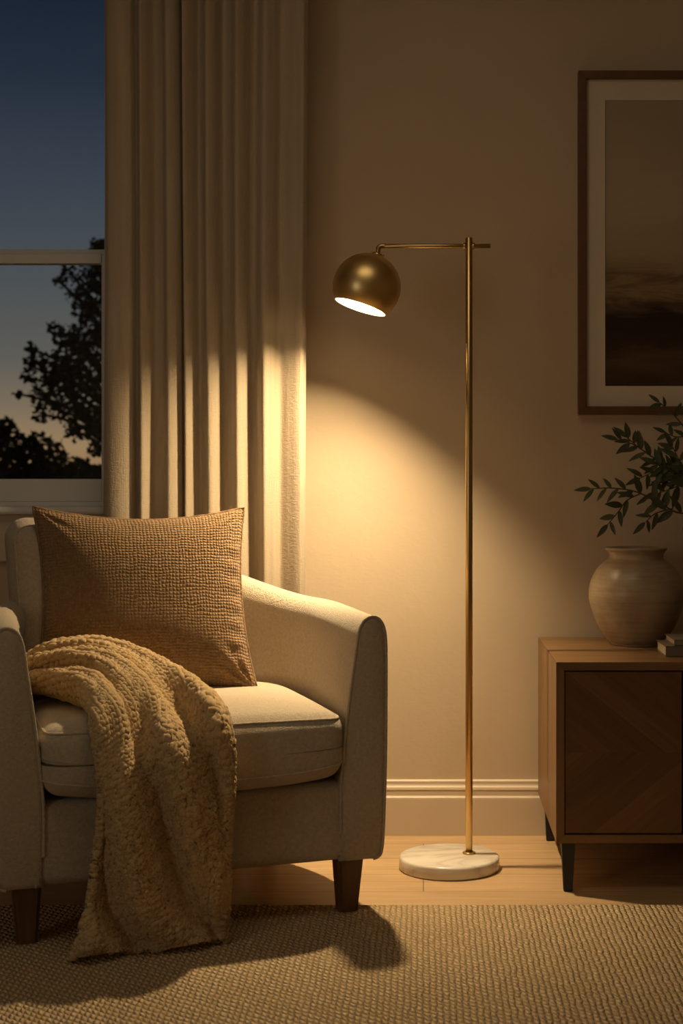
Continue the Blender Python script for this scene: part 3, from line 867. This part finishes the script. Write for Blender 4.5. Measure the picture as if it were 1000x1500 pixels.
# ------------------------------------------------------------------ books
def book(x0, x1, y0, y1, z0, z1, mat, label, rz=0.0):
    o = empty('book', ((x0+x1)/2, (y0+y1)/2, z0), rz); tag(o, label, 'book', 'books stacked on the sideboard')
    hx, hy, h = (x1-x0)/2, (y1-y0)/2, z1-z0
    c = .0022
    bm = bmesh.new()
    add_box(bm, (-hx, -hy, 0), (hx, hy, c), .0006, 1); add_box(bm, (-hx, -hy, h-c), (hx, hy, h), .0006, 1); add_box(bm, (-hx, -hy, 0), (hx, -hy+c, h), .0006, 1)
    bm_obj('cover', bm, mat, o)
    box_obj('page_block', (-hx+.003, -hy+c, c), (hx-.003, hy-.003, h-c), M['pages'], o)
book(.600, .86, 3.772, 3.925, SZ1, SZ1+.0265, M['cover'], 'lower taupe book of the pair lying on the sideboard')
book(.623, .83, 3.784, 3.93, SZ1+.0265, SZ1+.0415, M['cover2'], 'thin upper book lying on the thicker book on the sideboard')

# ------------------------------------------------------------------ framed picture
def wz(py, d=4.245): return 1-(py-700)*d/2230
def wx(px, d=4.245): return (px-620)*d/2230
FX0, FX1, FZ0, FZ1 = wx(847), wx(847)+.74, wz(607), wz(103)
pic = empty('framed_picture', ((FX0+FX1)/2, YB, (FZ0+FZ1)/2))
tag(pic, 'framed landscape painting with wide mat on the wall above the sideboard', 'picture')
cx, cz = pic.location.x, pic.location.z
fw = .0225; y0, y1 = -.030, -.001
def frame_bar(pts):
    bm = bmesh.new()
    f = [bm.verts.new((x-cx, y0, z-cz)) for x, z in pts]; b = [bm.verts.new((x-cx, y1, z-cz)) for x, z in pts]
    bm.faces.new(f); bm.faces.new(b[::-1])
    for i in range(4): bm.faces.new((f[i], b[i], b[(i+1) % 4], f[(i+1) % 4]))
    bmesh.ops.bevel(bm, geom=list(bm.edges), offset=.0012, segments=2, affect='EDGES')
    return bm_obj('frame_rail', bm, M['framewood'], pic)
O4 = [(FX0, FZ0), (FX1, FZ0), (FX1, FZ1), (FX0, FZ1)]; I4 = [(FX0+fw, FZ0+fw), (FX1-fw, FZ0+fw), (FX1-fw, FZ1-fw), (FX0+fw, FZ1-fw)]
for i in range(4):
    j = (i+1) % 4; frame_bar([O4[i], O4[j], I4[j], I4[i]])
AX0, AZ0, AZ1 = wx(887), wz(565), wz(145); AX1 = FX1-(AX0-FX0)
bm = bmesh.new()
ym0, ym1 = -.016, -.012
for lo, hi in [((FX0+.01, FZ0+.01), (FX1-.01, AZ0)), ((FX0+.01, AZ1), (FX1-.01, FZ1-.01)), ((FX0+.01, AZ0), (AX0, AZ1)), ((AX1, AZ0), (FX1-.01, AZ1))]:
    add_box(bm, (lo[0]-cx, ym0, lo[1]-cz), (hi[0]-cx, ym1, hi[1]-cz))
bm_obj('mat_board', bm, M['mat_board'], pic)
box_obj('painting', (AX0-.006-cx, -.0125, AZ0-.006-cz), (AX1+.006-cx, -.010, AZ1+.006-cz), m_art(AZ0-cz, AZ1-cz), pic)

# ------------------------------------------------------------------ garden beyond the window
gr = mesh_obj('garden_ground', [(-60, YB+.6, -.35), (40, YB+.6, -.35), (40, 90, -.35), (-60, 90, -.35)], [(0, 1, 2, 3)], M['grass'], None, False)
struct(gr)
def leaf_cloud(lobes, dens, size, rr):
    vs, fs = [], []
    for (c, r) in lobes:
        n = int(dens*r**2)
        for _ in range(n):
            d = Vector((rr.gauss(0, 1), rr.gauss(0, 1), rr.gauss(0, 1))).normalized()
            p = c+d*(r*rr.random()**.45)
            p += Vector([rr.gauss(0, r*.10) for _ in range(3)])
            t = Vector((rr.gauss(0, 1), rr.gauss(0, 1), rr.gauss(0, .8))).normalized()
            b = t.cross(Vector((rr.gauss(0, 1), rr.gauss(0, 1), rr.gauss(0, 1)))).normalized()
            L = size*rr.uniform(.6, 1.3); W = L*.33
            k = len(vs); nb = t.cross(b)
            vs += [p-t*L*.5, p+b*W+nb*W*.2, p+t*L*.5, p-b*W+nb*W*.2]; fs += [(k, k+1, k+2, k+3)]
    return vs, fs
def plant(name, label, cat, lobes_px, d, base_px, dens, size, seed, trunk_r, group=None):
    rr = random.Random(seed)
    bx = (base_px-620)*d/2230
    o = empty(name, (bx, d, -.35)); tag(o, label, cat, group)
    org = Vector((bx, d, -.35))
    lobes = []
    for (px, py, r) in lobes_px:
        lobes.append((q2(px, py, d)+Vector((0, rr.uniform(-.6, .6)*r*d/2230, 0))-org, r*d/2230))
    v, f = leaf_cloud(lobes, dens, size, rr)
    mesh_obj('foliage', v, f, M['tree_leaf'], o, False)
    if trunk_r:
        ztop = max(c.z for c, r in lobes)
        tp = [Vector((0, 0, 0)), Vector((.05, 0, ztop*.3)), Vector((-.03, .05, ztop*.6)), Vector((.04, 0, ztop*.92))]
        tv, tf = tube_data(spline([tuple(p) for p in tp], 24), [trunk_r*(1-.8*i/23) for i in range(24)], 10)
        for c, r in lobes:
            h = min(c.z*.75, ztop*.8); s0 = Vector((.0, .0, h)); mid = (s0+c)*.5+Vector((0, 0, .12))
            bv2, bf2 = tube_data(spline([tuple(s0), tuple(mid), tuple(c)], 10), [trunk_r*.3*(1-.7*i/9)+.006 for i in range(10)], 6)
            tf += [tuple(k+len(tv) for k in ff) for ff in bf2]; tv += bv2
        mesh_obj('trunk', tv, tf, M['bark'], o)
    return o
plant('garden_tree', 'dark leafy tree silhouetted against dusk sky through the window', 'tree',
      [(142, 362, 14), (158, 372, 30), (100, 398, 15), (86, 412, 10), (136, 402, 26), (150, 425, 38), (112, 430, 14), (125, 452, 24), (150, 470, 42), (84, 482, 15), (100, 502, 22), (124, 505, 32),
       (48, 512, 12), (62, 528, 17), (44, 536, 12), (88, 540, 28), (130, 545, 44), (70, 560, 22), (100, 572, 34), (40, 552, 12), (56, 585, 16), (84, 600, 18), (120, 602, 34), (28, 577, 8), (60, 606, 12), (148, 625, 32), (108, 632, 16), (140, 655, 16),
       (180, 380, 36), (200, 430, 46), (190, 500, 60), (240, 470, 42), (260, 530, 50), (220, 590, 60), (280, 600, 40), (185, 640, 40)], 25, 168, 1500, .125, 5, .16)
plant('garden_bush', 'dark bush low at the left edge of the window view', 'bush',
      [(8, 622, 14), (4, 640, 24), (-20, 640, 40), (20, 655, 22), (-50, 640, 50), (0, 675, 32)], 27, -5, 1200, .15, 8, .05, 'bushes along the garden edge')
plant('garden_bush', 'dark bush under the tree left of the trunk in the window view', 'bush',
      [(45, 645, 14), (58, 652, 20), (38, 668, 26), (78, 660, 16), (68, 682, 28), (98, 688, 24), (90, 668, 12)], 28, 65, 1200, .15, 9, .05, 'bushes along the garden edge')
plant('garden_hedge', 'long low dark hedge closing the bottom of the window view', 'hedge',
      [(px, 692+6*math.sin(px*.3), 15+3*math.sin(px*1.1)) for px in range(-160, 420, 14)]+[(px, 704, 15) for px in range(-160, 420, 14)]+[(px, y_, 14) for y_ in (718, 732, 746, 760, 774, 786) for px in range(-160, 420, 14)], 31, 120, 1500, .18, 10, 0)

# ------------------------------------------------------------------ dusk sky
W = bpy.data.worlds.new('dusk_sky'); S.world = W; W.use_nodes = True
t = W.node_tree; bg = t.nodes['Background']
tc = t.nodes.new('ShaderNodeTexCoord'); sx = t.nodes.new('ShaderNodeSeparateXYZ'); cr = t.nodes.new('ShaderNodeValToRGB')
t.links.new(tc.outputs['Generated'], sx.inputs[0]); t.links.new(sx.outputs[2], cr.inputs['Fac'])
stops = [(0.0, (.30, .165, .075)), (.018, (.36, .23, .115)), (.045, (.22, .17, .112)), (.075, (.125, .118, .102)), (.12, (.082, .092, .097)), (.18, (.046, .062, .082)), (.25, (.019, .030, .050)), (.31, (.009, .0155, .031)), (1.0, (.003, .006, .016))]
ce = cr.color_ramp
while len(ce.elements) < len(stops): ce.elements.new(.5)
for e, (p, c) in zip(ce.elements, stops): e.position = p; e.color = (*c, 1)
t.links.new(cr.outputs['Color'], bg.inputs['Color']); bg.inputs['Strength'].default_value = 1.0

# ------------------------------------------------------------------ added fill lights, and the floor lamp's beam
def aim(o, d): o.rotation_euler = Vector(d).to_track_quat('-Z', 'Y').to_euler()
l = bpy.data.lights.new('added_left_fill', 'AREA'); l.shape = 'RECTANGLE'; l.size = 1.3; l.size_y = 1.2  # added fill off the left wall to lift the shadows; no window there
l.energy = 13; l.color = (1.0, .92, .76)
o = link(bpy.data.objects.new('added_left_fill', l)); o.location = (-2.66, -.08, 1.30); aim(o, (1, 0, 0))
l = bpy.data.lights.new('added_ceiling_fill', 'AREA'); l.shape = 'DISK'; l.size = 1.3; l.energy = 5.2; l.color = (1.0, .80, .52)  # unseen disk added under the ceiling for highlights on the brass shade
o = link(bpy.data.objects.new('added_ceiling_fill', l)); o.location = (-.25, 2.5, ZC-.004); aim(o, (0, 0, -1))
l = bpy.data.lights.new('reflector_beam', 'SPOT'); l.energy = 82; l.color = (1.0, .74, .42); l.shadow_soft_size = .026
l.spot_size = math.radians(104); l.spot_blend = 1.0
o = link(bpy.data.objects.new('reflector_beam', l)); o.location = Vector((LX, LY, 0))+bc-axis*.006; aim(o, (-.06, -.02, -1))

# ------------------------------------------------------------------ camera
cam = bpy.data.cameras.new('camera'); co = bpy.data.objects.new('camera', cam); link(co)
co.location = (0, 0, 1.0); co.rotation_euler = (PI/2, 0, 0)
cam.sensor_fit = 'AUTO'; cam.sensor_width = 36; cam.lens = 2230/1500*36
cam.shift_x = -120/1500; cam.shift_y = -50/1500
cam.clip_start = .05; cam.clip_end = 200
cam.dof.use_dof = True; cam.dof.focus_distance = 3.8; cam.dof.aperture_fstop = 5.6
S.camera = co
